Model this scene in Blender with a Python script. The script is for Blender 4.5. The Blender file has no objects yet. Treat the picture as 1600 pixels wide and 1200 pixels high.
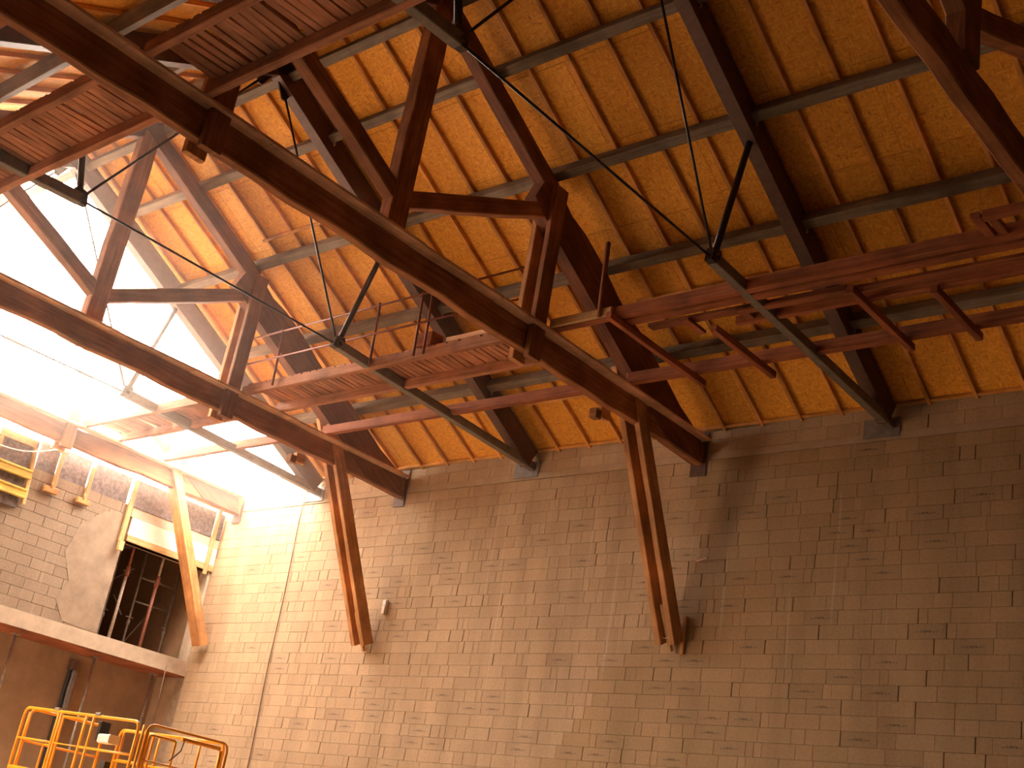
import bpy, bmesh, math, random
from mathutils import Vector, Matrix

random.seed(7)
SC = bpy.context.scene
COL = SC.collection
V = Vector

# ------------------------------------------------------------------ camera
YAW, PITCH, ROLL, FPX = 0.76720966, 1.95911046, 0.17623208, 2008.698
cam_d = bpy.data.cameras.new('camera')
cam = bpy.data.objects.new('camera', cam_d)
COL.objects.link(cam)
cam.matrix_world = (Matrix.Translation((0, -15.53, 1.7)) @ Matrix.Rotation(YAW, 4, 'Z')
                    @ Matrix.Rotation(PITCH, 4, 'X') @ Matrix.Rotation(ROLL, 4, 'Z'))
cam_d.sensor_fit = 'HORIZONTAL'
cam_d.sensor_width = 36.0
cam_d.lens = 36.0 * FPX / 1600.0
cam_d.clip_end = 200
SC.camera = cam

# ------------------------------------------------------------------ light and exposure
world = bpy.data.worlds.new('World')
SC.world = world
world.use_nodes = True
bg = world.node_tree.nodes['Background']
bg.inputs[0].default_value = (1.0, 0.84, 0.69, 1)
bg.inputs[1].default_value = 45.5
SC.view_settings.view_transform = 'Standard'
SC.view_settings.look = 'None'
SC.view_settings.gamma = 1
SC.view_settings.use_curve_mapping = False
SC.view_settings.exposure = -0.15
SC.cycles.max_bounces = 10
SC.cycles.diffuse_bounces = 8
SC.cycles.volume_bounces = 1
SC.cycles.sample_clamp_indirect = 12

TH = 0.49386868
CT, ST, TT = math.cos(TH), math.sin(TH), math.tan(TH)
EAVE, YR = 9.12, -6.94                       # OSB underside at the wall, ridge line
XG = -22.65                                  # gable wall face
XO = -19.78                                  # where the boarded roof stops


def portal(name, loc, rot, sx, sy):
    d = bpy.data.lights.new(name, 'AREA')
    d.shape = 'RECTANGLE'
    d.size, d.size_y = sx, sy
    d.cycles.is_portal = True
    o = bpy.data.objects.new(name, d)
    o.location, o.rotation_euler = loc, rot
    COL.objects.link(o)


LS = 6.94 / CT
portal('sky_portal', ((XG + XO) / 2, YR / 2, EAVE - TT * YR / 2 + .5), (-TH, 0, 0), 3.2, LS + .6)
portal('sky_portal', (-19.75, -14.2, 2.1), (-math.pi / 2, 0, 0), 3.6, 4.3)
portal('sky_portal', (XG - .1, YR, 10.9), (math.pi / 2, 0, -math.pi / 2), 14.2, 4.8)


# ------------------------------------------------------------------ materials
def new_mat(name):
    m = bpy.data.materials.new(name)
    m.use_nodes = True
    nt = m.node_tree
    b = nt.nodes['Principled BSDF']
    return m, nt, b


def N(nt, t, **kw):
    n = nt.nodes.new(t)
    for k, v in kw.items():
        setattr(n, k, v)
    return n


def ramp(nt, stops):
    r = N(nt, 'ShaderNodeValToRGB')
    el = r.color_ramp.elements
    el[0].position, el[0].color = stops[0][0], (*stops[0][1], 1)
    el[1].position, el[1].color = stops[-1][0], (*stops[-1][1], 1)
    for p, c in stops[1:-1]:
        e = el.new(p)
        e.color = (*c, 1)
    return r


def mixc(nt, fac, a, b, mode='MIX'):
    n = N(nt, 'ShaderNodeMix', data_type='RGBA', blend_type=mode)
    for sock, v in ((0, fac), (6, a), (7, b)):
        if hasattr(v, 'links') or hasattr(v, 'is_linked'):
            nt.links.new(v, n.inputs[sock])
        elif sock == 0:
            n.inputs[0].default_value = v
        else:
            n.inputs[sock].default_value = (*v, 1)
    return n.outputs[2]


def noise(nt, vec, scale, detail=4, rough=.55):
    n = N(nt, 'ShaderNodeTexNoise')
    n.inputs['Scale'].default_value = scale
    n.inputs['Detail'].default_value = detail
    n.inputs['Roughness'].default_value = rough
    if vec is not None:
        nt.links.new(vec, n.inputs['Vector'])
    return n.outputs[0]


def mapped(nt, src, scale, rot=(0, 0, 0), loc=None):
    m = N(nt, 'ShaderNodeMapping')
    m.inputs['Scale'].default_value = scale
    m.inputs['Rotation'].default_value = rot
    nt.links.new(src, m.inputs['Vector'])
    if loc is not None:
        nt.links.new(loc, m.inputs['Location'])
    return m.outputs[0]


def bump(nt, b, h, strength=.3, dist=.01):
    n = N(nt, 'ShaderNodeBump')
    n.inputs['Strength'].default_value = strength
    n.inputs['Distance'].default_value = dist
    nt.links.new(h, n.inputs['Height'])
    nt.links.new(n.outputs[0], b.inputs['Normal'])


def wood(name, dark, mid, light, rough=.8, gu=1.2, gv=26, bs=.4):
    m, nt, b = new_mat(name)
    uv = N(nt, 'ShaderNodeUVMap').outputs[0]
    tc = N(nt, 'ShaderNodeTexCoord').outputs['Object']
    rnd = N(nt, 'ShaderNodeObjectInfo').outputs['Random']
    cmb = N(nt, 'ShaderNodeCombineXYZ')
    mul = N(nt, 'ShaderNodeMath', operation='MULTIPLY')
    mul.inputs[1].default_value = 37.0
    nt.links.new(rnd, mul.inputs[0])
    nt.links.new(mul.outputs[0], cmb.inputs[0])
    nt.links.new(mul.outputs[0], cmb.inputs[1])
    g = noise(nt, mapped(nt, uv, (gu, gv, 1), loc=cmb.outputs[0]), 1.0, 6, .62)
    r = ramp(nt, [(.25, dark), (.5, mid), (.75, light)])
    nt.links.new(g, r.inputs[0])
    big = noise(nt, tc, 1.6, 4, .6)
    rb = ramp(nt, [(.3, (.55, .52, .5)), (.7, (1.25, 1.25, 1.25))])
    nt.links.new(big, rb.inputs[0])
    c = mixc(nt, 1.0, r.outputs[0], rb.outputs[0], 'MULTIPLY')
    rr = ramp(nt, [(0, (.8, .8, .8)), (1, (1.18, 1.18, 1.18))])
    nt.links.new(rnd, rr.inputs[0])
    c = mixc(nt, 1.0, c, rr.outputs[0], 'MULTIPLY')
    nt.links.new(c, b.inputs['Base Color'])
    b.inputs['Roughness'].default_value = rough
    bump(nt, b, g, bs, .006)
    return m


def plain(name, col, rough=.5, metal=0., var=.25, scale=9):
    m, nt, b = new_mat(name)
    tc = N(nt, 'ShaderNodeTexCoord').outputs['Object']
    n = noise(nt, tc, scale, 5, .6)
    r = ramp(nt, [(.3, tuple(x * (1 - var) for x in col)), (.7, tuple(min(1, x * (1 + var)) for x in col))])
    nt.links.new(n, r.inputs[0])
    nt.links.new(r.outputs[0], b.inputs['Base Color'])
    b.inputs['Roughness'].default_value = rough
    b.inputs['Metallic'].default_value = metal
    bump(nt, b, n, .12, .004)
    return m


def osb_mat():
    m, nt, b = new_mat('oriented_strand_board')
    tc = N(nt, 'ShaderNodeTexCoord').outputs['Object']
    rnd = N(nt, 'ShaderNodeObjectInfo').outputs['Random']
    cmb = N(nt, 'ShaderNodeCombineXYZ')
    mul = N(nt, 'ShaderNodeMath', operation='MULTIPLY')
    mul.inputs[1].default_value = 53.0
    nt.links.new(rnd, mul.inputs[0])
    nt.links.new(mul.outputs[0], cmb.inputs[0])
    nt.links.new(mul.outputs[0], cmb.inputs[1])
    a = noise(nt, mapped(nt, tc, (9, 34, 9), (0, 0, .35), cmb.outputs[0]), 1, 3, .6)
    c2 = noise(nt, mapped(nt, tc, (32, 10, 9), (0, 0, -.5), cmb.outputs[0]), 1, 3, .6)
    sel = noise(nt, mapped(nt, tc, (12, 12, 12), (0, 0, 0), cmb.outputs[0]), 1, 2, .5)
    rs = ramp(nt, [(.42, (0, 0, 0)), (.58, (1, 1, 1))])
    nt.links.new(sel, rs.inputs[0])
    mx = mixc(nt, rs.outputs[0], (0, 0, 0), (1, 1, 1))
    fl = N(nt, 'ShaderNodeMix', data_type='FLOAT')
    nt.links.new(rs.outputs[0], fl.inputs[0])
    nt.links.new(a, fl.inputs[2])
    nt.links.new(c2, fl.inputs[3])
    r = ramp(nt, [(.27, (.36, .13, .010)), (.4, (.66, .275, .026)), (.55, (.80, .375, .035)), (.74, (.92, .52, .09))])
    nt.links.new(fl.outputs[0], r.inputs[0])
    rr = ramp(nt, [(0, (.88, .86, .82)), (1, (1.08, 1.08, 1.1))])
    nt.links.new(rnd, rr.inputs[0])
    c = mixc(nt, 1.0, r.outputs[0], rr.outputs[0], 'MULTIPLY')
    nt.links.new(c, b.inputs['Base Color'])
    b.inputs['Roughness'].default_value = .75
    bump(nt, b, fl.outputs[0], .15, .004)
    return m


def block_mat(name, lo, mid, hi, printed):
    m, nt, b = new_mat(name)
    uv = N(nt, 'ShaderNodeUVMap').outputs[0]
    geo = N(nt, 'ShaderNodeNewGeometry').outputs['Position']
    at = N(nt, 'ShaderNodeAttribute', attribute_name='tint')
    n1 = noise(nt, geo, 26, 5, .65)
    n2 = noise(nt, mapped(nt, geo, (1.7, 1.7, .28)), 1.0, 5, .6)
    r = ramp(nt, [(.28, lo), (.5, mid), (.74, hi)])
    nt.links.new(n1, r.inputs[0])
    rs = ramp(nt, [(.3, (.82, .8, .78)), (.5, (1, 1, 1)), (.72, (1.14, 1.13, 1.12))])
    nt.links.new(n2, rs.inputs[0])
    c = mixc(nt, 1.0, r.outputs[0], rs.outputs[0], 'MULTIPLY')
    c = mixc(nt, 1.0, c, at.outputs['Color'], 'MULTIPLY')
    # pale vertical streaks of lime and mortar drips
    n3 = noise(nt, mapped(nt, geo, (9, 9, .22)), 1.0, 3, .5)
    r3 = ramp(nt, [(.66, (0, 0, 0)), (.74, (.35, .35, .35))])
    nt.links.new(n3, r3.inputs[0])
    c = mixc(nt, r3.outputs[0], c, (.68, .58, .46))
    if printed:
        # the maker's ink stamp: a broken dark line with a heavier middle
        sx = N(nt, 'ShaderNodeSeparateXYZ')
        nt.links.new(uv, sx.inputs[0])

        def band(src, c0, hw):
            d = N(nt, 'ShaderNodeMath', operation='SUBTRACT')
            d.inputs[1].default_value = c0
            nt.links.new(src, d.inputs[0])
            ab = N(nt, 'ShaderNodeMath', operation='ABSOLUTE')
            nt.links.new(d.outputs[0], ab.inputs[0])
            lt = N(nt, 'ShaderNodeMath', operation='LESS_THAN')
            lt.inputs[1].default_value = hw
            nt.links.new(ab.outputs[0], lt.inputs[0])
            return lt.outputs[0]

        def op(o, x, y):
            n = N(nt, 'ShaderNodeMath', operation=o)
            nt.links.new(x, n.inputs[0])
            nt.links.new(y, n.inputs[1])
            return n.outputs[0]
        thin = op('MULTIPLY', band(sx.outputs[0], .5, .30), band(sx.outputs[1], .47, .045))
        thick = op('MULTIPLY', band(sx.outputs[0], .46, .13), band(sx.outputs[1], .5, .085))
        mk = op('MAXIMUM', thin, thick)
        nn = noise(nt, mapped(nt, uv, (34, 9, 1)), 1, 2, .5)
        rn = ramp(nt, [(.42, (0, 0, 0)), (.55, (1, 1, 1))])
        nt.links.new(nn, rn.inputs[0])
        fac = op('MULTIPLY', mk, rn.outputs[0])
        half = N(nt, 'ShaderNodeMath', operation='MULTIPLY')
        half.inputs[1].default_value = .72
        nt.links.new(fac, half.inputs[0])
        c = mixc(nt, half.outputs[0], c, (.06, .045, .04))
    nt.links.new(c, b.inputs['Base Color'])
    b.inputs['Roughness'].default_value = .92
    bump(nt, b, n1, .35, .006)
    return m


M = {}
M['osb'] = osb_mat()
M['batten'] = wood('softwood_batten', (.42, .19, .04), (.66, .31, .07), (.8, .42, .12))
M['purlin'] = wood('grey_weathered_softwood', (.12, .085, .055), (.2, .15, .10), (.28, .215, .15))
M['old'] = wood('old_red_brown_timber', (.16, .055, .018), (.32, .125, .045), (.44, .20, .08), gv=18, bs=.7)
M['old_dark'] = wood('old_dark_timber', (.085, .027, .012), (.17, .06, .025), (.25, .1, .042), gv=18, bs=.7)
M['cap'] = wood('brightened_old_plank', (.52, .28, .15), (.82, .50, .30), (.95, .64, .42))  # light on the tie's edge planks is put into this base colour
M['slat'] = wood('dusty_catwalk_board', (.26, .10, .05), (.46, .195, .10), (.56, .27, .15))
M['walk_red'] = wood('red_brown_catwalk_timber', (.17, .045, .016), (.33, .095, .034), (.43, .155, .06))
M['fresh'] = wood('fresh_yellow_timber', (.42, .25, .10), (.6, .39, .18), (.72, .5, .27))
M['knee'] = wood('warm_brace_timber', (.36, .155, .05), (.62, .30, .115), (.74, .40, .18), gv=18)
M['form'] = wood('yellow_formwork_beam', (.5, .33, .06), (.66, .46, .10), (.75, .56, .2))
M['rust'] = plain('red_oxide_steel', (.20, .052, .025), .6, .2)
M['steel_dark'] = plain('dark_primed_steel', (.10, .04, .026), .55, .0)
M['chord'] = plain('grey_brown_painted_tube', (.17, .14, .11), .5, .0)
M['rod'] = plain('dark_steel_rod', (.05, .035, .028), .4, .6)
M['galv'] = plain('galvanised_steel', (.5, .5, .5), .35, .9)
M['plate'] = plain('grey_steel_bearing_plate', (.22, .2, .2), .5, .3)
M['shoe'] = plain('dark_brown_steel_shoe', (.11, .055, .038), .55, .2)
M['block'] = block_mat('concrete_block', (.365, .255, .158), (.43, .31, .196), (.49, .36, .235), False)
M['block_print'] = block_mat('stamped_concrete_block', (.338, .24, .15), (.4, .288, .185), (.455, .335, .22), True)
M['ring'] = plain('ring_beam_concrete', (.40, .295, .2), .92, 0, .12, 4)
M['smear'] = plain('mortar_smear', (.31, .24, .18), .95, 0, .2, 4)
M['block_gable'] = block_mat('gable_concrete_block', (.25, .19, .14), (.30, .235, .175), (.35, .28, .215), False)  # darker copy of the block colours, lowered against strong light on the gable
M['room'] = plain('dim_room_plaster', (.62, .5, .42), .95)
M['mortar'] = plain('mortar', (.29, .205, .135), .95)
M['concrete'] = plain('cast_concrete', (.5, .42, .33), .9, 0, .14, 5)
M['brown_wall'] = plain('brown_rendered_wall', (.32, .2, .115), .92, 0, .2, 2.2)
M['floor'] = plain('dusty_concrete_floor', (.4, .31, .22), .9, 0, .2, 1.5)
M['dark'] = plain('light_absorbing_wall', (.09, .065, .05), .95)  # for unseen walls, darkened to soak up bounced light
M['membrane'] = plain('scuffed_dark_membrane', (.17, .145, .15), .8, 0, .5, 14)
M['lintel'] = plain('white_lintel', (.78, .70, .60), .8, 0, .06)
M['yellow'] = plain('yellow_lift_paint', (.80, .34, .012), .38, 0, .1)
M['prop_red'] = plain('red_prop_paint', (.36, .14, .10), .5, 0, .3, 30)
M['prop_white'] = plain('worn_prop_tube', (.55, .45, .38), .5, .2, .4, 30)
M['scaf'] = plain('grey_scaffold_tube', (.34, .31, .28), .45, .5)
M['black'] = plain('black_rubber', (.03, .028, .026), .7)
M['white'] = plain('white_plastic', (.75, .72, .68), .4, 0, .05)
M['cable'] = plain('dark_cable', (.14, .08, .05), .6)


# ------------------------------------------------------------------ mesh helpers
def link(name, me, mat=None, parent=None, loc=None):
    o = bpy.data.objects.new(name, me)
    COL.objects.link(o)
    if mat is not None and me is not None and not me.materials:
        me.materials.append(mat)
    if parent is not None:
        o.parent = parent
    if loc is not None:
        o.location = loc
    return o


def finish(bm, name, mat=None, parent=None, loc=None, smooth=False):
    me = bpy.data.meshes.new(name)
    if len(bm.faces) < 5000:
        bmesh.ops.recalc_face_normals(bm, faces=bm.faces)
    bm.normal_update()
    bm.to_mesh(me)
    bm.free()
    if smooth:
        for p in me.polygons:
            p.use_smooth = True
    return link(name, me, mat, parent, loc)


def frame(d, up):
    d = d.normalized()
    s = d.cross(up)
    if s.length < 1e-4:
        s = d.cross(V((1, 0, 0)))
    s.normalize()
    return d, s, s.cross(d).normalized()


def sweep(bm, pts, ring, up, closed=True):
    """rings of section points (side, up) along a polyline, with UVs in metres"""
    uvl = bm.loops.layers.uv.verify()
    n = len(ring)
    per = [0.0]
    for i in range(n):
        a, b = ring[i], ring[(i + 1) % n]
        per.append(per[-1] + math.hypot(a[0] - b[0], a[1] - b[1]))
    rows, us, L = [], [], 0.0
    for k, p in enumerate(pts):
        if k == 0:
            t = pts[1][0] - pts[0][0]
        elif k == len(pts) - 1:
            t = pts[-1][0] - pts[-2][0]
        else:
            t = (pts[k + 1][0] - pts[k][0]).normalized() + (pts[k][0] - pts[k - 1][0]).normalized()
        if k:
            L += (p[0] - pts[k - 1][0]).length
        us.append(L)
        d, s, u = frame(t, up)
        sc = p[1]
        rows.append([bm.verts.new(p[0] + s * (a * sc[0] + sc[2]) + u * (b * sc[1] + sc[3])) for a, b in ring])
    for k in range(len(rows) - 1):
        for i in range(n):
            j = (i + 1) % n
            f = bm.faces.new((rows[k][i], rows[k + 1][i], rows[k + 1][j], rows[k][j]))
            for lp, uv in zip(f.loops, ((us[k], per[i]), (us[k + 1], per[i]), (us[k + 1], per[i + 1]), (us[k], per[i + 1]))):
                lp[uvl].uv = uv
    for row, rev in ((rows[0], False), (rows[-1], True)):
        f = bm.faces.new(row if rev is False else row[::-1])
        for lp, (a, b) in zip(f.loops, ring if not rev else ring[::-1]):
            lp[uvl].uv = (a, b)
    return rows


def rect_ring(w, h, c=0.0):
    w2, h2 = w / 2, h / 2
    if c <= 0:
        return [(-w2, -h2), (w2, -h2), (w2, h2), (-w2, h2)][::-1]
    return [(-w2 + c, -h2), (w2 - c, -h2), (w2, -h2 + c), (w2, h2 - c), (w2 - c, h2), (-w2 + c, h2), (-w2, h2 - c), (-w2, -h2 + c)][::-1]


def add_beam(bm, p0, p1, w, h, up=(0, 0, 1), c=.008, seg=1, jit=0.0, taper=None):
    p0, p1 = V(p0), V(p1)
    pts = []
    for k in range(seg + 1):
        t = k / seg
        sc = [1, 1, 0, 0]
        if jit and 0 < k < seg:
            sc = [1 + random.uniform(-jit, jit), 1 + random.uniform(-jit, jit), random.uniform(-jit, jit) * w * .5, random.uniform(-jit, jit) * h * .5]
        pts.append((p0.lerp(p1, t), sc))
    sweep(bm, pts, rect_ring(w, h, c), V(up))


def beam(name, p0, p1, w, h, mat, parent=None, up=(0, 0, 1), c=.008, seg=1, jit=0.0):
    bm = bmesh.new()
    add_beam(bm, p0, p1, w, h, up, c, seg, jit)
    return finish(bm, name, M[mat], parent)


def circle(r, n):
    return [(r * math.cos(2 * math.pi * i / n), r * math.sin(2 * math.pi * i / n)) for i in range(n)][::-1]


def add_tube(bm, pts, r, n=8, up=(0, 0, 1)):
    sweep(bm, [(V(p), (1, 1, 0, 0)) for p in pts], circle(r, n), V(up))


def tube(name, pts, r, mat, parent=None, n=8, up=(0, 0, 1)):
    bm = bmesh.new()
    add_tube(bm, pts, r, n, up)
    o = finish(bm, name, M[mat], parent)
    for p in o.data.polygons:
        p.use_smooth = len(p.vertices) == 4
    return o


def add_box(bm, lo, hi, c=0.0):
    lo, hi = V(lo), V(hi)
    m = (lo + hi) / 2
    s = hi - lo
    add_beam(bm, (lo.x, m.y, m.z), (hi.x, m.y, m.z), s.y, s.z, (0, 0, 1), c)


def box(name, lo, hi, mat, parent=None, c=0.0, loc=None):
    bm = bmesh.new()
    add_box(bm, lo, hi, c)
    return finish(bm, name, M[mat], parent, loc)


def rounded(pts, r, n=5):
    """polyline with its inner corners rounded"""
    pts = [V(p) for p in pts]
    out = [pts[0]]
    for i in range(1, len(pts) - 1):
        a, b, c = pts[i - 1], pts[i], pts[i + 1]
        d1, d2 = (a - b).normalized(), (c - b).normalized()
        q0, q1 = b + d1 * r, b + d2 * r
        for k in range(n + 1):
            t = k / n
            out.append(q0 * (1 - t) ** 2 + b * 2 * t * (1 - t) + q1 * t * t)
    out.append(pts[-1])
    return out


def thing(name, label, cat, loc=(0, 0, 0), group=None):
    o = bpy.data.objects.new(name, None)
    COL.objects.link(o)
    o.location = loc
    o.empty_display_size = .2
    tag(o, label, cat, group)
    return o


def tag(o, label, cat, group=None):
    o['label'] = label
    o['category'] = cat
    if group:
        o['group'] = group
    return o


def struct(o):
    o['kind'] = 'structure'
    return o


def dup(root, loc, label, group=None):
    r = root.copy()
    COL.objects.link(r)
    r.location = loc
    r['label'] = label
    if group:
        r['group'] = group
    for ch in list(root.children):
        c = ch.copy()
        COL.objects.link(c)
        c.parent = r
        for g in list(ch.children):
            d = g.copy()
            COL.objects.link(d)
            d.parent = c
    return r


# ------------------------------------------------------------------ shell
XE, XF = 3.0, 16.0                           # end of the detailed part, far end of the hall (out of frame), lengthened to lose bounced light
struct(box('floor', (-27.5, -14.2, -.2), (XF + .3, .3, 0), 'floor'))
struct(box('floor.002', (-7.3, -20.5, -.2), (XE + .3, -14.2, 0), 'floor'))

# long block wall: backing plus one object per block for the 300 that show largest
wall = struct(box('wall_right', (XG - .3, .03, 0), (XF + .3, .3, 9.3), 'mortar'))
CI = cam.matrix_world.inverted()


def project(p):
    q = CI @ V(p)
    if q.z > -.1:
        return None
    return 800 + FPX * q.x / -q.z, 600 - FPX * q.y / -q.z, -q.z


def block_geo(bm, lo, hi, y0, y1, tint, uvl, tl, axis):
    """one block face-on box; axis 'x' for the long wall (front towards -y), 'y' for the gable (front towards +x)"""
    a0, z0 = lo
    a1, z1 = hi
    e = .0035
    ring = [(a0, z0), (a1, z0), (a1, z1), (a0, z1)]
    inn = [(a0 + e, z0 + e), (a1 - e, z0 + e), (a1 - e, z1 - e), (a0 + e, z1 - e)]
    P = (lambda a, d, z: V((a, d, z))) if axis == 'x' else (lambda a, d, z: V((-d, a, z)))
    back = [bm.verts.new(P(a, y1, z)) for a, z in ring]
    mid = [bm.verts.new(P(a, y0 + e, z)) for a, z in ring]
    fr = [bm.verts.new(P(a, y0, z)) for a, z in inn]
    fs = [tuple(fr)]
    for i in range(4):
        j = (i + 1) % 4
        fs.append((mid[i], mid[j], fr[j], fr[i]))
        fs.append((back[i], back[j], mid[j], mid[i]))
    for k, q in enumerate(fs):
        f = bm.faces.new(q)
        for lp in f.loops:
            lp[tl] = (*tint, 1)
            co = lp.vert.co
            aa = co.x if axis == 'x' else co.y
            lp[uvl].uv = ((aa - a0) / (a1 - a0), (co.z - z0) / (z1 - z0))
    return len(fs)


TINTS = [(.94, .93, .92), (.98, .975, .97), (1.0, 1.0, 1.0), (1.03, 1.03, 1.025)]
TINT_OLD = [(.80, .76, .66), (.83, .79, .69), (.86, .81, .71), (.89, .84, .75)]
mesh_cache = {}


def block_mesh(L, h, ti, zone, pr):
    key = (L, h, ti, zone, pr)
    if key not in mesh_cache:
        bm = bmesh.new()
        uvl = bm.loops.layers.uv.verify()
        tl = bm.loops.layers.float_color.new('tint')
        block_geo(bm, (0, 0), (L, h), 0, .05, (TINT_OLD if zone else TINTS)[ti], uvl, tl, 'x')
        me = bpy.data.meshes.new('block')
        bm.normal_update()
        bm.to_mesh(me)
        bm.free()
        me.materials.append(M['block_print' if pr else 'block'])
        mesh_cache[key] = me
    return mesh_cache[key]


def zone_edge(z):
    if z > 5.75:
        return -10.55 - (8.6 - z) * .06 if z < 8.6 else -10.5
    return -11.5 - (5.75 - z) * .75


blocks = []
rows = [(.2 * k - .004, .2 * (k + 1) - .004) for k in range(8, 43)] + [(8.72, 8.92), (8.92, 9.12)]
rng = random.Random(21)
for z0, z1 in rows:
    x = XG + .02 - rng.random() * .3
    first = True
    while x < -2.6:
        L = rng.choices((.5, .3, .25, .2, .12), (52, 10, 14, 9, 15))[0]
        if z0 > 8.6:
            L = .5
        gap = rng.choices((.002, .004, .012), (50, 35, 15))[0]
        a0, a1 = x, x + L
        x += L + gap
        if a0 < XG:
            if a1 < XG + .08:
                continue
            L = round(a1 - XG - .005, 3)
            a0 = XG + .005
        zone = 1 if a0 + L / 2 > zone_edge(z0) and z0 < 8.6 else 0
        pr = L == .5 and z0 < 8.4 and rng.random() < (.06 if x < -19.5 else .26 if z0 < 7.6 else .07)
        blocks.append((a0, L, z0 + .001, z1 - z0 - .0025, rng.randrange(4), zone, pr, rng.uniform(-.002, .002)))


def shown(bl):
    a0, L, z0, h = bl[:4]
    q = [project((a0 + (i & 1) * L, 0, z0 + (i >> 1) * h)) for i in range(4)]
    cx, cy = sum(p[0] for p in q) / 4, sum(p[1] for p in q) / 4
    if not (4 < cx < 1596 and 4 < cy < 1196) or z0 > 9.0:
        return 0
    (x0, y0), (x1, y1), (x3, y3), (x2, y2) = [p[:2] for p in q]
    return abs((x0 * y1 - x1 * y0) + (x1 * y2 - x2 * y1) + (x2 * y3 - x3 * y2) + (x3 * y0 - x0 * y3)) / 2


order = sorted(range(len(blocks)), key=lambda i: -shown(blocks[i]))
single = set(order[:300])
bmr = bmesh.new()
uvr = bmr.loops.layers.uv.verify()
tlr = bmr.loops.layers.float_color.new('tint')
for i, (a0, L, z0, h, ti, zone, pr, dy) in enumerate(blocks):
    if i in single:
        o = bpy.data.objects.new('block', block_mesh(L, round(h, 4), ti, zone, pr))
        COL.objects.link(o)
        o.parent = wall
        o.location = (a0, dy, z0)
    else:
        f0 = len(bmr.faces)
        nf = block_geo(bmr, (a0, z0), (a0 + L, z0 + h), dy, dy + .05, (TINT_OLD if zone else TINTS)[ti], uvr, tlr, 'x')
        if pr:
            bmr.faces.ensure_lookup_table()
            for k in range(nf):
                bmr.faces[f0 + k].material_index = 1
rest = finish(bmr, 'block_courses', M['block'], wall)
rest.data.materials.append(M['block_print'])
rest['kind'] = 'stuff'
rb = box('ring_beam', (XG + .01, -.012, 8.6), (XE, .05, 8.715), 'ring', wall)
box('lower_face', (XG + .01, .005, .0), (XE, .05, 1.59), 'concrete', wall)

# gable wall: block face, opening, slab edge, recessed lower wall
gable = struct(box('wall_left', (XG - .3, -14.2, 5.1), (XG - .03, -2.2, 8.0), 'mortar'))
box('wall_segment', (XG - .3, -2.2, 7.3), (XG - .03, .03, 8.0), 'mortar', gable)
rng = random.Random(5)
bmr = bmesh.new()
uvr = bmr.loops.layers.uv.verify()
tlr = bmr.loops.layers.float_color.new('tint')
for k in range(13):
    z0 = 5.4 + .2 * k
    y = -2.2
    L = .5 if k % 2 else .25
    while y > -13.9:
        y0 = y - L
        ti = rng.randrange(4)
        dy = rng.uniform(-.003, .003)
        tnt = TINTS[ti]
        if y > -6.0:
            bm = bmesh.new()
            uvl = bm.loops.layers.uv.verify()
            tl = bm.loops.layers.float_color.new('tint')
            block_geo(bm, (y0 + .005, z0 + .003), (y - .002, z0 + .197), -dy, .05, tnt, uvl, tl, 'y')
            finish(bm, 'block', M['block_gable'], gable, (XG, 0, 0))
        else:
            block_geo(bmr, (y0 + .005, z0 + .003), (y - .002, z0 + .197), -dy, .05, tnt, uvr, tlr, 'y')
        y = y0
        L = .5
g2 = finish(bmr, 'block_courses', M['block_gable'], gable, (XG, 0, 0))
g2['kind'] = 'stuff'
# plaster smear left beside the opening
bm = bmesh.new()
ys = [-2.22, -2.3, -2.75, -3.2, -3.35, -3.1, -3.25, -3.0, -2.6, -2.22]
zs = [7.28, 7.75, 7.72, 7.3, 6.7, 6.2, 5.8, 5.45, 5.42, 5.42]
vs = [bm.verts.new((XG + .006, a, b)) for a, b in zip(ys, zs)]
f = bm.faces.new(vs[::-1])
g = bmesh.ops.extrude_face_region(bm, geom=[f])
bmesh.ops.translate(bm, vec=(-.009, 0, 0), verts=[v for v in g['geom'] if isinstance(v, bmesh.types.BMVert)])
bmesh.ops.recalc_face_normals(bm, faces=bm.faces)
finish(bm, 'mortar_smear', M['smear'], gable)
# window-like opening head and upper panels
box('lintel', (XG - .2, -2.16, 7.43), (XG + .015, .0, 7.79), 'lintel', gable)
box('opening_head_board', (XG - .2, -2.16, 7.30), (XG + .03, .0, 7.425), 'fresh', gable)
box('concrete_band', (XG - .2, -2.2, 7.795), (XG + .01, .0, 7.97), 'concrete', gable)
for y0, y1 in ((-4.45, -4.02), (-3.94, -3.33), (-3.23, -2.38), (-2.27, -1.2), (-1.19, -.23), (-.14, .0)):
    box('membrane_panel', (XG - .06, y0, 8.0), (XG - .01, y1, 8.55), 'membrane', gable)
box('membrane_panel', (XG - .06, -13.9, 8.0), (XG - .01, -5.4, 8.5), 'membrane', gable)
box('opening_jamb', (XG - .3, -.06, 5.4), (XG - .02, .02, 7.3), 'concrete', gable)
# slab edge and the wall set back below it
slab = struct(box('trim_1', (XG - 1.0, -14.2, 5.1), (XG + .02, .02, 5.4), 'concrete'))
tr = box('formwork_board', (XG - .95, -14.0, 5.075), (XG - .02, .0, 5.099), 'walk_red', slab)
low = struct(box('wall_left.001', (XG - 1.3, -14.2, 0), (XG - 1.0, .3, 5.1), 'brown_wall'))
struct(box('wall_right.001', (XG - 5.3, .03, 0), (XG - .3, .3, 9.0), 'brown_wall'))
# dim room behind the opening
struct(box('wall_rear', (XG - 5.3, -14.2, 5.1), (XG - 5.0, .03, 8.6), 'room'))
struct(box('floor.001', (XG - 5.3, -14.2, 5.1), (XG - 1.0, .03, 5.4), 'room'))
struct(box('ceiling.002', (XG - 5.3, -14.2, 8.0), (XG - .3, .03, 8.12), 'room'))
struct(box('wall_rear.001', (XG - 5.0, -6.2, 5.4), (XG - .3, -6.0, 8.0), 'room'))

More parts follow.
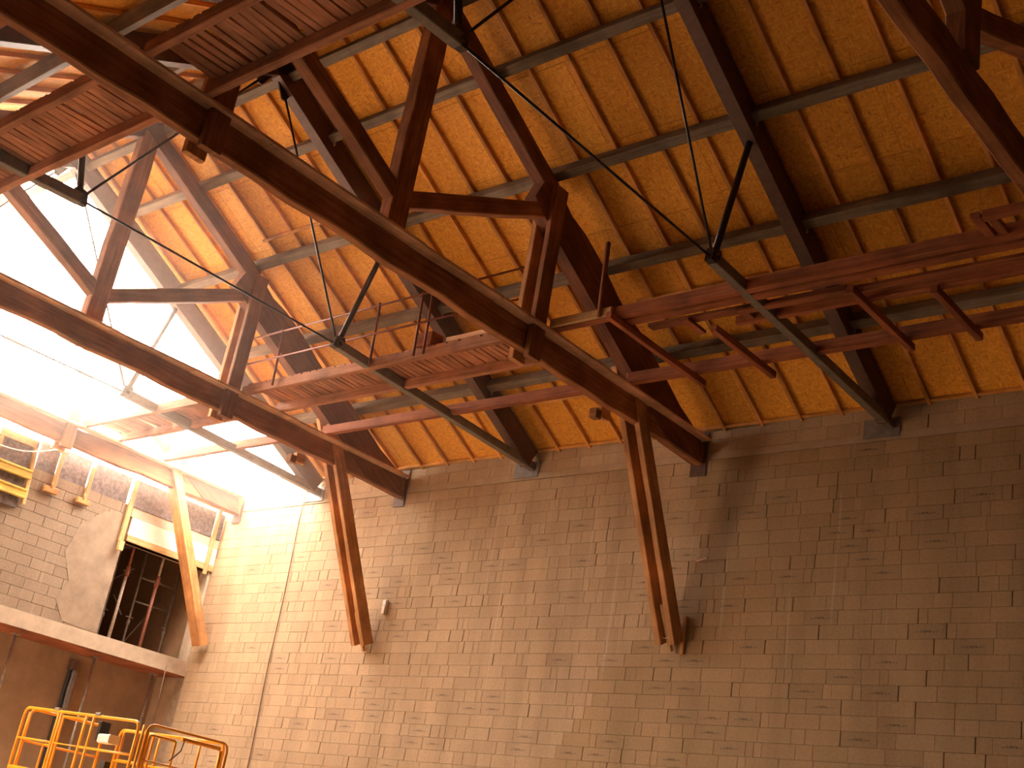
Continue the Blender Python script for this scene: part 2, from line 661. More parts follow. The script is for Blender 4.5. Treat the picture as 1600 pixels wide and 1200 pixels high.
# camera-side wall with a wide opening into the wing the picture was taken from
fw = struct(box('wall_front', (XG - 1.0, -14.15, 5.3), (XF + .3, -13.88, 9.3), 'dark'))
box('wall_segment', (XG - 1.0, -14.15, 0), (-21.5, -13.88, 4.2), 'dark', fw)
box('wall_segment', (-18.0, -14.15, 0), (-7.0, -13.88, 5.3), 'dark', fw)
box('wall_segment', (XG - 1.0, -14.15, 4.2), (-18.0, -13.88, 5.3), 'dark', fw)
struct(box('ground', (-60, -60, -.3), (-7.3, -14.2, -.02), 'floor'))
struct(box('wall_back', (XF, -14.0, 0), (XF + .3, .3, 13.4), 'dark'))
struct(box('wall_front.001', (-7.3, -20.5, 0), (XE + .3, -20.2, 5.4), 'dark'))
struct(box('wall_left.002', (-7.3, -20.3, 0), (-7.0, -14.15, 5.4), 'dark'))
struct(box('wall_back.001', (XE, -20.3, 0), (XE + .3, -14.0, 5.4), 'dark'))
box('wall_segment', (XE + .3, -14.15, 0), (XF, -13.88, 5.3), 'dark', fw)
struct(box('ceiling.003', (-7.3, -20.5, 5.4), (XE + .3, -14.15, 5.6), 'dark'))


# ------------------------------------------------------------------ roof
def RP(x, y, h, side=1):
    """point on the wall-side slope, h below the OSB underside; side -1 mirrors it about the ridge"""
    yy, zz = y - h * ST, EAVE - y * TT - h * CT
    return V((x, yy if side > 0 else 2 * YR - yy, zz))


NX = [-19.82 + .14, -14.23 + .12, -7.72 + .12, -1.2]      # steel rafter centre lines
PY = (-6.62, -5.68, -4.24, -2.83, -1.4)
for side in (1, -1):
    nrm = V((0, ST * side, CT))
    X0 = XO if side > 0 else XG - .1
    bm = bmesh.new()
    a, b = RP(X0 - .05, .35, -.03, side), RP(X0 - .05, YR - .04, -.03, side)
    c, d = RP(XF + .2, YR - .04, -.03, side), RP(XF + .2, .35, -.03, side)
    top = [v + nrm * .12 for v in (a, b, c, d)]
    vs = [bm.verts.new(v) for v in (a, b, c, d)] + [bm.verts.new(v) for v in top]
    for q in ((0, 1, 2, 3), (7, 6, 5, 4), (0, 4, 5, 1), (1, 5, 6, 2), (2, 6, 7, 3), (3, 7, 4, 0)):
        bm.faces.new([vs[i] for i in q])
    bmesh.ops.recalc_face_normals(bm, faces=bm.faces)
    ceil = struct(finish(bm, 'ceiling', M['batten']))
    # OSB sheets
    W, H = 2.5, 1.25
    cache = {}
    k = 0
    s = -.02
    while s < LS - .05:
        h = min(H, LS - s) - .006
        x = X0 - (W / 2 if k % 2 else 0)
        while x < XE:
            x0 = max(x, X0)
            w = min(x + W, XE) - x0 - .006
            if w > .1:
                key = (round(w, 3), round(h, 3))
                if key not in cache:
                    bm = bmesh.new()
                    add_box(bm, (0, 0, 0), (w, h, .022))
                    me = bpy.data.meshes.new('osb_panel')
                    bm.normal_update()
                    bm.to_mesh(me)
                    bm.free()
                    me.materials.append(M['osb'])
                    cache[key] = me
                o = link('osb_panel', cache[key], None, ceil)
                yy = -s * CT
                p = RP(x0, yy, random.uniform(-.002, .002), side)
                if side > 0:
                    # local +y runs up the slope (towards the ridge), local z outwards
                    rot = Matrix((V((1, 0, 0)), V((0, -CT, ST)), V((0, ST, CT)))).transposed()
                    rot = Matrix((V((-1, 0, 0)), V((0, -CT, ST)), V((0, ST, CT)))).transposed()
                    p = p + V((w, 0, 0))
                else:
                    rot = Matrix((V((1, 0, 0)), V((0, CT, ST)), V((0, -ST, CT)))).transposed()
                o.matrix_local = Matrix.Translation(p) @ rot.to_4x4()
            x += W
        s += H
        k += 1
    # battens running down the slope
    bme = None
    xb = -7.70 - .654 * 22
    while xb < XE:
        if xb > X0 + .05:
            o = beam('batten', RP(xb, .02, .034, side), RP(xb, YR + .03, .034, side), .055, .066, 'batten', ceil, up=nrm, c=.004)
        xb += .654
    # purlins, bay by bay between the steel rafters
    for y in PY:
        for x0, x1 in ((NX[0], NX[1]), (NX[1], NX[2]), (NX[2], NX[3]), (NX[3], XE)):
            beam('purlin', RP(x0 + .09, y, .17, side), RP(x1 - .09, y, .17, side), .14, .2, 'purlin', ceil, up=nrm, c=.006, seg=6, jit=.03)
        if side < 0 or y < -6:
            beam('purlin', RP(XG, y, .17, side), RP(NX[0] - .09, y, .17, side), .14, .2, 'purlin', ceil, up=nrm, c=.006, seg=6, jit=.03)
        # short noggin lines between battens on the lower boards
    beam('wall_batten', RP(X0, -.03, .03, side), RP(XE, -.03, .03, side), .05, .05, 'batten', ceil, up=nrm)
    if side > 0:
        for x0, x1, y in ((-10.6, -7.7, -2.2), (-16.95, -14.3, -4.55), (-13.6, -11.2, -.9)):
            beam('noggin', RP(x0, y, .036, 1), RP(x1, y, .036, 1), .05, .07, 'batten', ceil, up=nrm)


# ------------------------------------------------------------------ old timber trusses
def MY(p):
    return V((p[0], 2 * YR - p[1], p[2]))


def plate_poly(name, pts, x0, x1, mat, parent):
    """a flat profile in the y-z plane given thickness from x0 to x1"""
    bm = bmesh.new()
    uvl = bm.loops.layers.uv.verify()
    fr = [bm.verts.new((x1, y, z)) for y, z in pts]
    bk = [bm.verts.new((x0, y, z)) for y, z in pts]
    bm.faces.new(fr)
    bm.faces.new(bk[::-1])
    n = len(pts)
    for i in range(n):
        j = (i + 1) % n
        bm.faces.new((fr[i], bk[i], bk[j], fr[j]))
    bmesh.ops.recalc_face_normals(bm, faces=bm.faces)
    for f in bm.faces:
        for lp in f.loops:
            lp[uvl].uv = (lp.vert.co.y * .9 - lp.vert.co.z * .5, lp.vert.co.z * .9 + lp.vert.co.y * .5 + lp.vert.co.x)
    return finish(bm, name, M[mat], parent)


def old_truss(label, x, solid_knee=False, ledge=True):
    t = thing('timber_truss', label, 'roof truss', (x, 0, 0), 'old timber trusses across the hall')
    yend = 2 * YR
    beam('tie_beam', (0, -.02, 8.71), (0, yend + .02, 8.71), .15, .38, 'old', t, c=.015, seg=28, jit=.07)
    # lit-toned planks nailed in lapped lengths along the top edge of the tie
    y, k = -.12, 0
    while ledge and y > yend + .6:
        L = (2.9, 2.2, 1.7, 2.4, 2.0)[k % 5]
        y1 = max(y - L, yend + .1)
        o = .012 * (k % 2)
        beam('edge_plank', (.15 + o, y, 8.885 + .01 * (k % 3)), (.15 + o, y1, 8.878 + .01 * ((k + 1) % 3)), .2, .04, 'cap', t, c=.005, seg=4, jit=.05)
        y = y1 + .12
        k += 1
    beam('king_post', (0, YR, 8.9), (0, YR, 12.45), .2, .3, 'old', t, up=(0, 1, 0), c=.014, seg=8, jit=.05)
    for m in (0, 1):
        F = MY if m else V
        beam('rafter', F(RP(0, YR + .02, .4)), F(RP(0, -4.15, .40)), .2, .26, 'old_dark', t, up=(0, ST, CT), c=.014, seg=6, jit=.05)
        # lower rafter, deepened with boards down to the wall
        top = [RP(0, -4.35 + 4.3 * i / 14, .29 + (random.uniform(0, .10) if 0 < i < 14 else 0)) for i in range(15)]
        bot = [RP(0, -4.30, .86), RP(0, -3.9, .92), RP(0, -2.2, .93), V((0, -1.0, 8.55)), V((0, -.06, 8.52))]
        prof = [(p.y, p.z) for p in top] + [(p.y, p.z) for p in bot[::-1]]
        if m:
            prof = [(2 * YR - a, b) for a, b in prof]
        plate_poly('deep_rafter', prof, -.1, .1, 'old_dark', t)
        beam('strut', F((0, YR + .1, 9.42)), F((0, -4.3, 10.68)), .19, .22, 'old', t, c=.014, seg=6, jit=.05)
        for sx in (-.135, .135):
            beam('queen_post', F((sx, -4.27, 8.42)), F((sx, -4.27, 11.02)), .095, .25, 'knee' if sx < 0 else 'old', t, up=(0, 1, 0), c=.01, seg=6, jit=.05)  # brighter timber paints the gable-side plank as the lit one
        if solid_knee:
            beam('knee_brace', F((0, -2.06, 9.35)), F((0, -.12, 5.72)), .2, .3, 'knee', t, up=(1, 0, 0), c=.012, seg=5, jit=.03)
        else:
            for sx in (-.2, .045):
                beam('knee_brace', F((sx, -2.06, 9.35)), F((sx, -.13, 5.72)), .24, .1, 'knee', t, up=(1, 0, 0), c=.01, seg=8, jit=.035)
            beam('brace_packing', F((-.08, -.42, 6.22)), F((-.08, -.06, 5.62)), .07, .05, 'fresh', t, up=(1, 0, 0))
        s = 1 if m == 0 else -1
        bm = bmesh.new()
        y0, y1 = sorted((F((0, -.015, 0)).y, F((0, -.03, 0)).y))
        add_box(bm, (-.14, y0, 8.34), (.14, y1, 9.06), .004)
        finish(bm, 'wall_shoe', M['shoe'], t)
    return t


tA = old_truss('reddish old timber truss whose long tie beam crosses the whole photo, over the brace that is second from the gable and foremost', -10.72)
tA['label'] = 'old timber truss whose long tie beam crosses the middle of the photo'
beam('cleat', (.02, -2.62, 8.36), (.02, -2.42, 8.36), .1, .16, 'knee', tA)
beam('cleat', (.02, -2.74, 8.30), (.02, -2.62, 8.30), .12, .14, 'old', tA)
tB = dup(tA, (-17.30, 0, 0), 'old timber truss half in the glare, its brace second from the gable wall')
tC = old_truss('old timber truss in the open bay right beside the gable wall, washed out by daylight', -22.22, True)
tD = old_truss('dark old timber truss in the upper right corner of the photo', -3.75, False, False)


# ------------------------------------------------------------------ new steel trusses
def steel_truss(label, x):
    t = thing('steel_truss', label, 'roof truss', (x, 0, 0), 'new steel trusses between the timber ones')
    for m in (0, 1):
        F = MY if m else V
        sd = -1 if m else 1
        up = V((0, ST * sd, CT))
        p0, p1 = RP(0, -.03, .25), RP(0, YR + .01, .25)
        r = beam('rafter', F(p0), F(p1), .16, .36, 'steel_dark', t, up=up, c=.004)
        # flanges make the rafter an I section
        for h, nm in ((.425, 'bottom_flange'), (.085, 'top_flange')):
            beam(nm, F(RP(0, -.03, h)), F(RP(0, YR + .01, h)), .19, .025, 'shoe', r, up=up, c=.003)
        node = F((0, -4.72, 9.02))
        beam('lower_chord', F((0, -.04, 8.82)), F((0, -4.72, 9.02)), .13, .14, 'chord', t, c=.01)
        tube('strut', [node, F((0, -4.22, 10.98))], .042, 'rod', t, 10, (1, 0, 0))
        tube('hanger_rod', [node, F((0, -6.72, 12.2))], .017, 'rod', t, 8, (1, 0, 0))
        # node plate with its bolt
        q = [(-4.82, 8.96), (-4.62, 8.95), (-4.6, 9.06), (-4.64, 9.16), (-4.79, 9.13)]
        if m:
            q = [(2 * YR - a, b) for a, b in q]
        pl = plate_poly('node_plate', q, -.05, .05, 'rod', t)
        tube('bolt', [node + V((-.085, 0, 0)), node + V((.085, 0, 0))], .035, 'rod', pl, 10)
        q = [(-6.92, 12.4), (-6.6, 12.28), (-6.68, 12.1), (-6.75, 12.1)]
        if m:
            q = [(2 * YR - a, b) for a, b in q]
        plate_poly('ridge_gusset', q, -.012, .012, 'rod', t)
        y0, y1 = sorted((F((0, -.013, 0)).y, F((0, -.03, 0)).y))
        bm = bmesh.new()
        add_box(bm, (-.4, y0, 8.64), (.14, y1, 8.93), .004)
        finish(bm, 'bearing_plate', M['plate'], t)
        # joist hangers where purlins meet the web
        for y in PY[1:]:
            for sx in (-1, 1):
                bm = bmesh.new()
                a = F(RP(sx * .1, y + .08, .25))
                add_box(bm, a - V((.012, .012, .035)), a + V((.012, .012, .035)), .002)
                finish(bm, 'joist_hanger', M['galv'], t)
    tube('tie_rod', [(0, -4.78, 9.02), (0, 2 * YR + 4.78, 9.02)], .016, 'rod', t, 8)
    return t


s2 = steel_truss('new steel truss on the right, its lower chord ending on the far right of the block wall', NX[2])
s2['label'] = 'new dark steel truss right of the long tie beam, tie rods meeting over the wall'
s1 = dup(s2, (NX[1], 0, 0), 'new dark steel truss seen behind the long tie beam, chord landing mid wall')
s0 = dup(s2, (NX[0], 0, 0), 'new dark steel truss edging the open bay, outlined against the white sky')


# ------------------------------------------------------------------ catwalks
def catwalk(label, x0, x1, side, slats=True, rail=(), gaps=.35):
    t = thing('catwalk', label, 'catwalk', (x0, 0, 0), 'timber catwalks on the tie beams')
    L = x1 - x0
    F = (lambda p: V(p)) if side > 0 else MY

    def B(name, a, b, w, h, mat, **k):
        return beam(name, F(a), F(b), w, h, mat, t, **k)
    B('side_beam', (.0, -3.28, 8.985), (L, -3.28, 8.985), .09, .15, 'slat', seg=6, jit=.04)
    B('side_beam', (.0, -4.03, 8.985), (L, -4.03, 8.985), .09, .15, 'slat', seg=6, jit=.04)
    B('runner', (.0, -2.2, 8.99), (L, -2.2, 8.99), .1, .16, 'walk_red', seg=6, jit=.04)
    if slats:
        x = .12
        rg = random.Random(int(abs(x0) * 100) + side)
        while x < L - .15:
            w = rg.choice((.09, .1, .12))
            sk = rg.uniform(-.03, .03)
            B('slat', (x + w / 2 + sk, -3.25, 9.075), (x + w / 2 - sk, -4.06, 9.075), w, .028, 'slat', c=.003)
            x += w + rg.choices((.006, .014, .026, .06), (38, 36, 20, 6))[0]
    if rail:
        for px in rail:
            tube('rail_post', [F((px - x0, -4.13, 8.93)), F((px - x0 - .04, -4.15, 9.98))], .02, 'rust', t, 6)
        tube('top_rail', [F((.1, -4.15, 9.9)), F((L - .1, -4.15, 9.97))], .016, 'rust', t, 6)
        tube('middle_rail', [F((.1, -4.15, 9.42)), F((L - .1, -4.15, 9.47))], .016, 'rust', t, 6)
    return t


xs = (-22.1, -17.42), (-17.18, -10.92), (-10.52, -3.9), (-3.67, 2.9)
catwalk('timber catwalk stub in the open bay, lost in the daylight glare', *xs[0], 1)
cw = catwalk('slatted timber catwalk with rusty railing, over the wall behind the long tie beam', *xs[1], 1, True, (-16.3, -14.0, -13.06, -12.86))
# right bay: loose joists hung below long planks, no slats
t = thing('catwalk', 'stripped red catwalk right of the long tie beam, bare joists and long planks', 'catwalk', (xs[2][0], 0, 0), 'timber catwalks on the tie beams')
x0 = xs[2][0]
L = xs[2][1] - x0
beam('runner', (0, -2.25, 8.99), (L, -2.25, 8.99), .12, .16, 'walk_red', t, seg=8, jit=.04)
for yy, zz, w, h, a, b in ((-4.02, 9.0, .1, .16, 0, L), (-3.72, 9.04, .16, .05, 1.9, L), (-3.48, 9.03, .14, .05, 1.2, 4.0), (-3.3, 8.98, .08, .12, 2.4, L), (-3.86, 8.95, .14, .07, 1.0, L), (-3.6, 8.93, .1, .05, 2.6, L), (-3.12, 9.06, .2, .04, 4.3, L)):
    beam('long_plank', (a, yy, zz), (b, yy, zz), w, h, 'walk_red', t, seg=6, jit=.05)
for xx, ya, yb in ((-9.42, -4.25, -2.0), (-8.36, -3.45, -1.95), (-6.36, -3.75, -2.1), (-5.52, -3.4, -2.1)):
    beam('joist', (xx - x0, ya, 8.86), (xx - x0, yb, 8.86), .085, .1, 'walk_red', t, seg=3, jit=.05)
for xx in (-8.7, -7.9):
    beam('plank_end', (xx - x0, -3.62, 8.97), (xx - x0, -3.2, 8.97), .12, .05, 'walk_red', t)
for xx in (-4.62, -4.48):
    beam('plank_end', (xx - x0, -4.5, 8.98), (xx - x0, -3.9, 8.98), .1, .06, 'walk_red', t)
beam('stub_beam', (L - .62, -4.52, 8.93), (L, -4.52, 8.93), .09, .1, 'walk_red', t)
tube('rail_post', [(-9.66 - x0, -4.14, 8.93), (-9.68 - x0, -4.16, 10.02)], .035, 'walk_red', t, 4)
catwalk('slatted timber catwalk at the upper left of the photo, left of the long tie beam', *xs[1], -1)
catwalk('slatted timber catwalk overhead at the top edge, right of the long tie beam', *xs[2], -1)
# a leftover box on the railing catwalk and a loose offcut
ob = box('timber_box', (-.16, -.12, 0), (.16, .12, .22), 'walk_red', None, .008, (-12.95, -3.98, 9.09))
tag(ob, 'small brown box left on the slatted catwalk beside two railing posts', 'box')
ob = beam('timber_offcut', (-.5, 0, 0), (.5, 0, 0), .1, .07, 'cap')
ob.location = (-12.0, -4.02, 9.13)
tag(ob, 'pale timber offcut lying along the edge of the slatted catwalk', 'timber')
ob = beam('loose_plank', (-.5, 0, 0), (.5, 0, .0), .05, .12, 'fresh')
ob.location = (-10.0, -4.1, 9.0)
tag(ob, 'pale loose plank lying behind the paired posts of the long tie beam', 'plank')


# ------------------------------------------------------------------ gable fittings
def stud(label, y, z0, z1, foot=True, w=.075):
    t = thing('timber_stud', label, 'stud', (XG + .05, y, z0), 'upright studs at the head of the gable wall')
    beam('upright', (0, 0, 0), (0, .0, z1 - z0), .06, w, 'fresh', t, up=(0, 1, 0))
    if foot:
        beam('foot_block', (.02, -.17, -.03), (.02, .1, -.03), .09, .11, 'knee', t)
        tube('peg', [(.06, -.06, .0), (.06, -.06, .12)], .02, 'knee', t, 6)
    return t


stud('short timber stud with a wooden foot, nearer the yellow formwork frame', -4.0, 7.72, 8.5)
stud('short timber stud with a wooden foot, nearer the long bare stud', -3.3, 7.74, 8.42)
stud('tall pale stud standing at the left edge of the window opening', -2.3, 7.25, 8.5, False, .1)
stud('pale stud hanging in the corner beside the long block wall', -.2, 7.2, 8.6, False, .08)
ob = box('timber_block', (0, -.05, -.17), (.09, .05, .02), 'fresh', None, .006, (XG + .06, -2.3, 7.22))
tag(ob, 'stubby pale block clamped under the tall stud at the window corner', 'block')
ob = beam('top_board', (0, -.16, 0), (0, .16, 0), .05, .13, 'fresh')
ob.location = (XG + .07, -4.14, 8.52)
tag(ob, 'short pale board fixed beside the formwork frame, under the glare', 'board')
ob = beam('header_board', (0, -1.1, 0), (0, .12, 0), .05, .16, 'fresh')
ob.location = (XG + .1, -.2, 8.66)
tag(ob, 'pale header board under the sky in the wall corner', 'board')

fr = thing('formwork_frame', 'yellow timber formwork frame on the gable at the far left edge', 'formwork', (XG + .08, -4.95, 7.3))
beam('upright', (0, -.35, -.15), (0, -.33, 1.15), .07, .07, 'fresh', fr, up=(0, 1, 0))
beam('upright', (0, .46, -.05), (0, .36, 1.12), .08, .07, 'fresh', fr, up=(0, 1, 0))
beam('head_board', (.01, -.4, 1.1), (.01, .4, 1.1), .06, .15, 'fresh', fr)
for z in (.5, .13):
    b_ = beam('formwork_beam', (.05, -.75, z), (.05, .42, z), .04, .15, 'form', fr)
    for dz in (-.07, .07):
        beam('flange', (.05, -.75, z + dz), (.05, .42, z + dz), .08, .04, 'form', b_)
box('dark_backing', (-.06, -.7, -.15), (-.02, .36, 1.03), 'membrane', fr)
ob = tube('electric_cable', [V((XG + .15, -5.4 + 1.2 * k / 8, 8.12 + .33 * k / 8 - .1 * math.sin(math.pi * k / 8))) for k in range(9)], .012, 'white', None, 6)
tag(ob, 'pale cable looped across the formwork frame at the far left', 'cable')


def prop(label, x, y, z0, z1, red_top):
    t = thing('steel_prop', label, 'prop', (x, y, z0), 'adjustable props in the window opening')
    h = z1 - z0
    tube('outer_tube', [(0, 0, .01), (0, 0, h * .55)], .034, 'prop_red' if red_top else 'prop_white', t, 10, (1, 0, 0))
    tube('inner_tube', [(0, 0, h * .55), (0, 0, h - .01)], .027, 'prop_white' if red_top else 'prop_red', t, 10, (1, 0, 0))
    tube('collar', [(0, 0, h * .52), (0, 0, h * .6)], .05, 'prop_red', t, 10, (1, 0, 0))
    tube('pin', [(0, -.1, h * .56), (0, .1, h * .56)], .01, 'galv', t, 6, (1, 0, 0))
    box('base_plate', (-.06, -.06, 0), (.06, .06, .012), 'scaf', t)
    box('head_plate', (-.06, -.06, h - .012), (.06, .06, h), 'scaf', t)
    return t


prop('worn white prop with a red collar, left one in the window opening', -23.2, -1.6, 5.4, 8.0, False)
prop('red prop, right one of two standing in the window opening', -23.2, -.86, 5.4, 8.0, True)

sf = thing('scaffold_frame', 'grey tube scaffold standing in the dark room behind the opening', 'scaffold', (-23.75, 0, 5.4))
for y in (-1.55, -.93, .25 - .28, -2.6):
    s_ = tube('standard', [(0, y, 0), (0, y, 2.3)], .024, 'scaf', sf, 8, (1, 0, 0))
    tube('coupler', [(0, y, .55), (0, y, .64)], .04, 'scaf', s_, 8, (1, 0, 0))
    tube('base_collar', [(0, y - .09, .7), (0, y + .09, .7)], .014, 'scaf', s_, 6, (1, 0, 0))
for z in (1.55, 1.05):
    tube('ledger', [(0, -.93, z), (0, -.03, z)], .02, 'scaf', sf, 8)
for z in (1.62, .85):
    tube('ledger', [(0, -2.6, z), (0, -1.55, z)], .02, 'scaf', sf, 8)
tube('brace', [(-.3, -2.4, .5), (-.3, -.95, 1.75)], .014, 'scaf', sf, 6)
tube('brace', [(-.3, -1.25, 1.1), (-.3, -.95, .75)], .014, 'scaf', sf, 6)
tube('brace', [(-.5, -.75, .0), (-.5, .0, 1.35)], .014, 'scaf', sf, 6)


def low_prop(label, y):
    t = thing('steel_post', label, 'post', (XG - .62, y, 0), 'slim posts under the slab edge')
    tube('outer_tube', [(0, 0, .01), (0, 0, 2.9)], .034, 'scaf', t, 8, (1, 0, 0))
    tube('inner_tube', [(0, 0, 2.9), (0, 0, 5.06)], .026, 'galv', t, 8, (1, 0, 0))
    box('base_plate', (-.07, -.07, 0), (.07, .07, .012), 'scaf', t)
    box('head_plate', (-.07, -.07, 5.05), (.07, .07, 5.074), 'scaf', t)
    return t


low_prop('grey post under the slab edge at the far left of the photo', -3.48)
low_prop('grey post under the slab edge behind the yellow lift cage', -1.72)
low_prop('grey post under the slab edge nearest the long block wall', -.33)
t = thing('steel_column', 'grey steel column with a dark head on the brown wall behind the lift', 'column', (XG - .95, -1.9, 0))
beam('shaft', (0, 0, 0), (0, 0, 4.75), .16, .1, 'plate', t, up=(0, 1, 0))
beam('dark_edge', (.0, -.1, 0), (.0, -.1, 4.8), .09, .035, 'black', t, up=(0, 1, 0))
beam('head', (0, -.07, 4.75), (0, -.07, 4.95), .2, .13, 'shoe', t, up=(0, 1, 0))
ob = tube('drop_cable', [(0, 0, 5.2), (.0, .03, 4.4), (-.02, 0, 3.0), (0, 0, .02)], .01, 'cable', None, 6, (1, 0, 0))
ob.location = (XG + .1, -.55, 0)
tag(ob, 'thin cable dropping from the slab edge beside the corner post', 'cable')

# cable hanging down the long wall
pts = [(-20.1 + .32 * (1 - z / 8.9) ** 1.2 + .015 * math.sin(z * 2.1), -.03, z) for z in [8.88 - .4 * k for k in range(22)] + [.05]]
ob = tube('hanging_cable', pts, .011, 'cable', None, 6, (1, 0, 0))
tag(ob, 'thin dark cable hanging down the block wall near the gable corner', 'cable')
t = thing('wall_fitting', 'small white fitting on the block wall beside the foot of a brace', 'fitting', (-17.08, -.03, 6.4))
box('white_cap', (-.04, -.05, .04), (.04, .03, .14), 'white', t, .01)
box('pink_body', (-.035, -.05, -.12), (.035, .03, .04), 'lintel', t, .01)
ob = tube('wire_loop', [V((-.1 + .13 * math.cos(a), -.02, .12 + .13 * math.sin(a))) for a in [2 * math.pi * k / 16 for k in range(17)]], .007, 'white', None, 6, (0, 1, 0))
ob.location = (-10.72, -.2, 5.78)
tag(ob, 'small pale loop of wire caught at the foot of the nearest double brace', 'wire')
ob = beam('timber_wedge', (0, 0, -.28), (0, 0, .28), .06, .05, 'knee', None, up=(0, 1, 0))
ob.location = (-10.63, -.032, 5.86)
tag(ob, 'upright timber wedge beside the foot of the nearest double brace', 'wedge')
ob = beam('scrap_of_wood', (0, 0, 0), (.2, -.04, .03), .03, .02, 'cap')
ob.location = (-10.55, -.03, 6.98)
tag(ob, 'splinter of wood sticking out of the wall right of the nearest brace', 'wood')

# ------------------------------------------------------------------ scissor lift
KX, KY, KZ = -16.45, -4.75, 3.4
LX, LY = 3.3, 1.58
TILT = .035


def lp(u, v, z):
    """u along the lift away from the camera-side corner, v across it, z above the floor"""
    return V((-u, v, z + TILT * u))


lf = thing('scissor_lift', 'yellow scissor lift with railed platform in the corner below the slab', 'lift', (KX, KY, 0))
deck_z = KZ - 1.12
bm = bmesh.new()
add_beam(bm, lp(-.02, LY / 2, deck_z - .06), lp(LX + .02, LY / 2, deck_z - .06), LY + .04, .12)
finish(bm, 'deck', M['yellow'], lf)


def loop(name, a, b, ztop, zbot, parent, r=.024, rr=.13):
    """a hoop of tube: up at a, along to b, down again"""
    return tube(name, rounded([lp(*a, zbot), lp(*a, ztop), lp(*b, ztop), lp(*b, zbot)], rr), r, 'yellow', parent, 8, (.13, .21, .97))


def bar(name, a, b, z, parent, r=.018, z2=None):
    return tube(name, [lp(*a, z), lp(*b, z2 if z2 is not None else z)], r, 'yellow', parent, 8)


def post(name, a, z0, z1, parent, r=.022):
    return tube(name, [lp(*a, z0), lp(*a, z1)], r, 'yellow', parent, 8, (1, 0, 0))


# camera-side rail
g = loop('guard_rail', (.06, 0), (LX, 0), KZ, deck_z, lf)
bar('middle_bar', (.06, 0), (1.48, 0), KZ - .47, g)
bar('middle_bar', (2.28, 0), (LX, 0), KZ - .47, g)
bar('middle_bar', (1.48, 0), (2.28, 0), KZ - .47, g, .010)
bar('toe_bar', (.06, 0), (LX, 0), deck_z + .2, g, .03)
for u in (1.27, 1.48, 2.20, 2.28):
    post('upright', (u, 0), deck_z, KZ, g)
gt = loop('gate', (1.53, .02), (2.15, .02), KZ - .06, deck_z, lf, .018, .04)
post('corner_post', (LX - .1, .03), deck_z, KZ - .06, lf)
post('corner_post', (.0, .05), deck_z, KZ - .03, lf)
# right-hand rail, towards the block wall
g = loop('guard_rail', (0, .12), (0, LY), KZ, deck_z, lf, .02)
bar('middle_bar', (0, .12), (0, LY), KZ - .5, g, .012)
bar('flat_bar', (.03, .75), (.03, LY - .12), KZ - .09, g, .032)
bar('toe_bar', (0, .9), (0, LY), deck_z + .42, g, .03)
gt = loop('gate', (.03, .2), (.03, .66), KZ - .14, deck_z, lf, .02, .05)
post('corner_post', (.02, .14), deck_z, KZ - .08, lf, .03)
post('corner_post', (.02, LY - .1), deck_z, KZ - .12, lf, .03)
tube('lanyard', [lp(-.01, .78, KZ - .1), lp(-.02, .75, KZ - .26), lp(-.02, .66, KZ - .36), lp(-.01, .6, KZ - .43)], .009, 'black', lf, 6)
# far rails
g = loop('guard_rail', (.1, LY), (LX - .35, LY), KZ, deck_z, lf)
bar('middle_bar', (.1, LY), (LX - .35, LY), KZ - .5, g)
for u in (.7, 1.8):
    post('upright', (u, LY), deck_z, KZ, g)
g = loop('guard_rail', (LX, .1), (LX, LY - .1), KZ, deck_z, lf)
bar('middle_bar', (LX, .1), (LX, LY - .1), KZ - .5, g)
g = loop('inner_frame', (.15, .35), (.92, .35), KZ - .12, deck_z, lf, .02, .05)
bar('middle_bar', (.15, .35), (.92, .35), KZ - .55, g)
g = loop('inner_frame', (2.75, .3), (3.0, .3), KZ - .5, deck_z, lf, .016, .04)
# clamps on the rail, control box
for u in (1.15, 2.33):
    c_ = box('clamp', tuple(lp(u + .06, -.035, KZ + .0)), tuple(lp(u - .06, .035, KZ + .055)), 'galv', lf, .012)
cb = box('control_box', tuple(lp(1.2, .1, KZ - .36)), tuple(lp(.9, .3, KZ - .22)), 'white', lf, .02)
box('dark_panel', tuple(lp(1.3, .12, KZ - .33)), tuple(lp(1.22, .28, KZ - .05)), 'black', cb, .01)
box('document_case', tuple(lp(1.1, .2, KZ - .95)), tuple(lp(.98, .3, KZ - .6)), 'black', lf, .01)
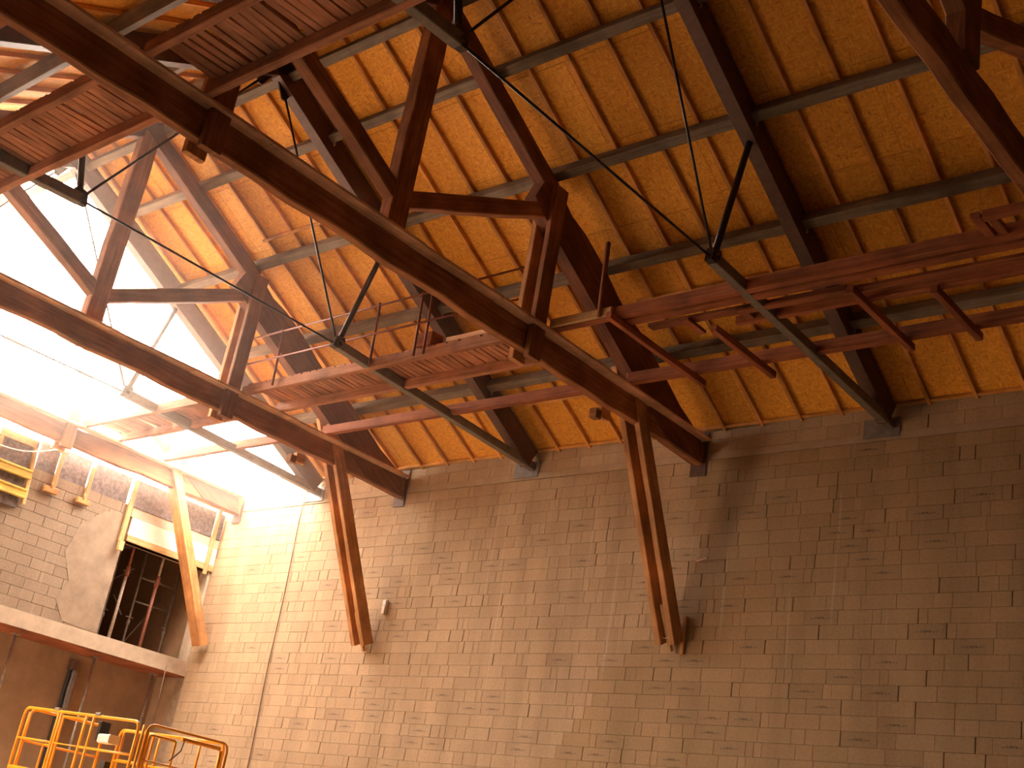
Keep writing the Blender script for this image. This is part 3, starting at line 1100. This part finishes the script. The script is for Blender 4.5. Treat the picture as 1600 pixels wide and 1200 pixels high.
# scissor stack and chassis
z0, z1, n = .75, deck_z - .12, 3
for k in range(n):
    a, b = z0 + (z1 - z0) * k / n, z0 + (z1 - z0) * (k + 1) / n
    for v in (.35, LY - .35):
        for p, q in (((.2, v, a), (LX - .2, v, b)), ((.2, v + .06, b), (LX - .2, v + .06, a))):
            P, Q = V((-p[0], p[1], p[2])), V((-q[0], q[1], q[2]))
            beam('scissor_arm', P, Q, .05, .1, 'yellow', lf)
box('chassis', (-LX + .05, .25, .28), (-.05, LY - .25, .75), 'yellow', lf, .03)
for u in (.35, LX - .35):
    for v in (.13, LY - .13):
        w = tube('wheel', [(-u, v - .11, .3), (-u, v + .11, .3)], .3, 'black', lf, 20)
        tube('hub', [(-u, v - .115, .3), (-u, v + .115, .3)], .14, 'yellow', w, 12)

# ------------------------------------------------------------------ scattering haze added to imitate lens bloom near the open bay
def haze(name, label, prof, density):
    hz = bpy.data.materials.new(name)
    hz.use_nodes = True
    nt = hz.node_tree
    nt.nodes.clear()
    out = nt.nodes.new('ShaderNodeOutputMaterial')
    vs = nt.nodes.new('ShaderNodeVolumeScatter')
    vs.inputs['Color'].default_value = (1, .86, .76, 1)
    vs.inputs['Density'].default_value = density
    vs.inputs['Anisotropy'].default_value = .45
    nt.links.new(vs.outputs[0], out.inputs['Volume'])
    bm = bmesh.new()
    n = len(prof)
    ra = [bm.verts.new((a, -13.8, b)) for a, b in prof]
    rb_ = [bm.verts.new((a, -.06, b)) for a, b in prof]
    bm.faces.new(ra)
    bm.faces.new(rb_[::-1])
    for k in range(n):
        bm.faces.new((ra[k], ra[(k + 1) % n], rb_[(k + 1) % n], rb_[k]))
    o = finish(bm, name, hz)
    o['kind'] = 'stuff'
    tag(o, label, 'haze')


haze('bloom_haze', 'added haze imitating lens bloom in the open bay between the gable and the last steel truss',
     [(XG + .06, 8.0), (-17.4, 8.0), (-18.6, 10.6), (-18.6, 13.4), (XG + .06, 13.4)], .02)
haze('thin_bloom_haze', 'thin added veil imitating lens glare around the open bay under the roof',
     [(XG + .06, 7.6), (-12.5, 7.6), (-12.5, 10.2), (-16.0, 13.4), (XG + .06, 13.4)], .011)
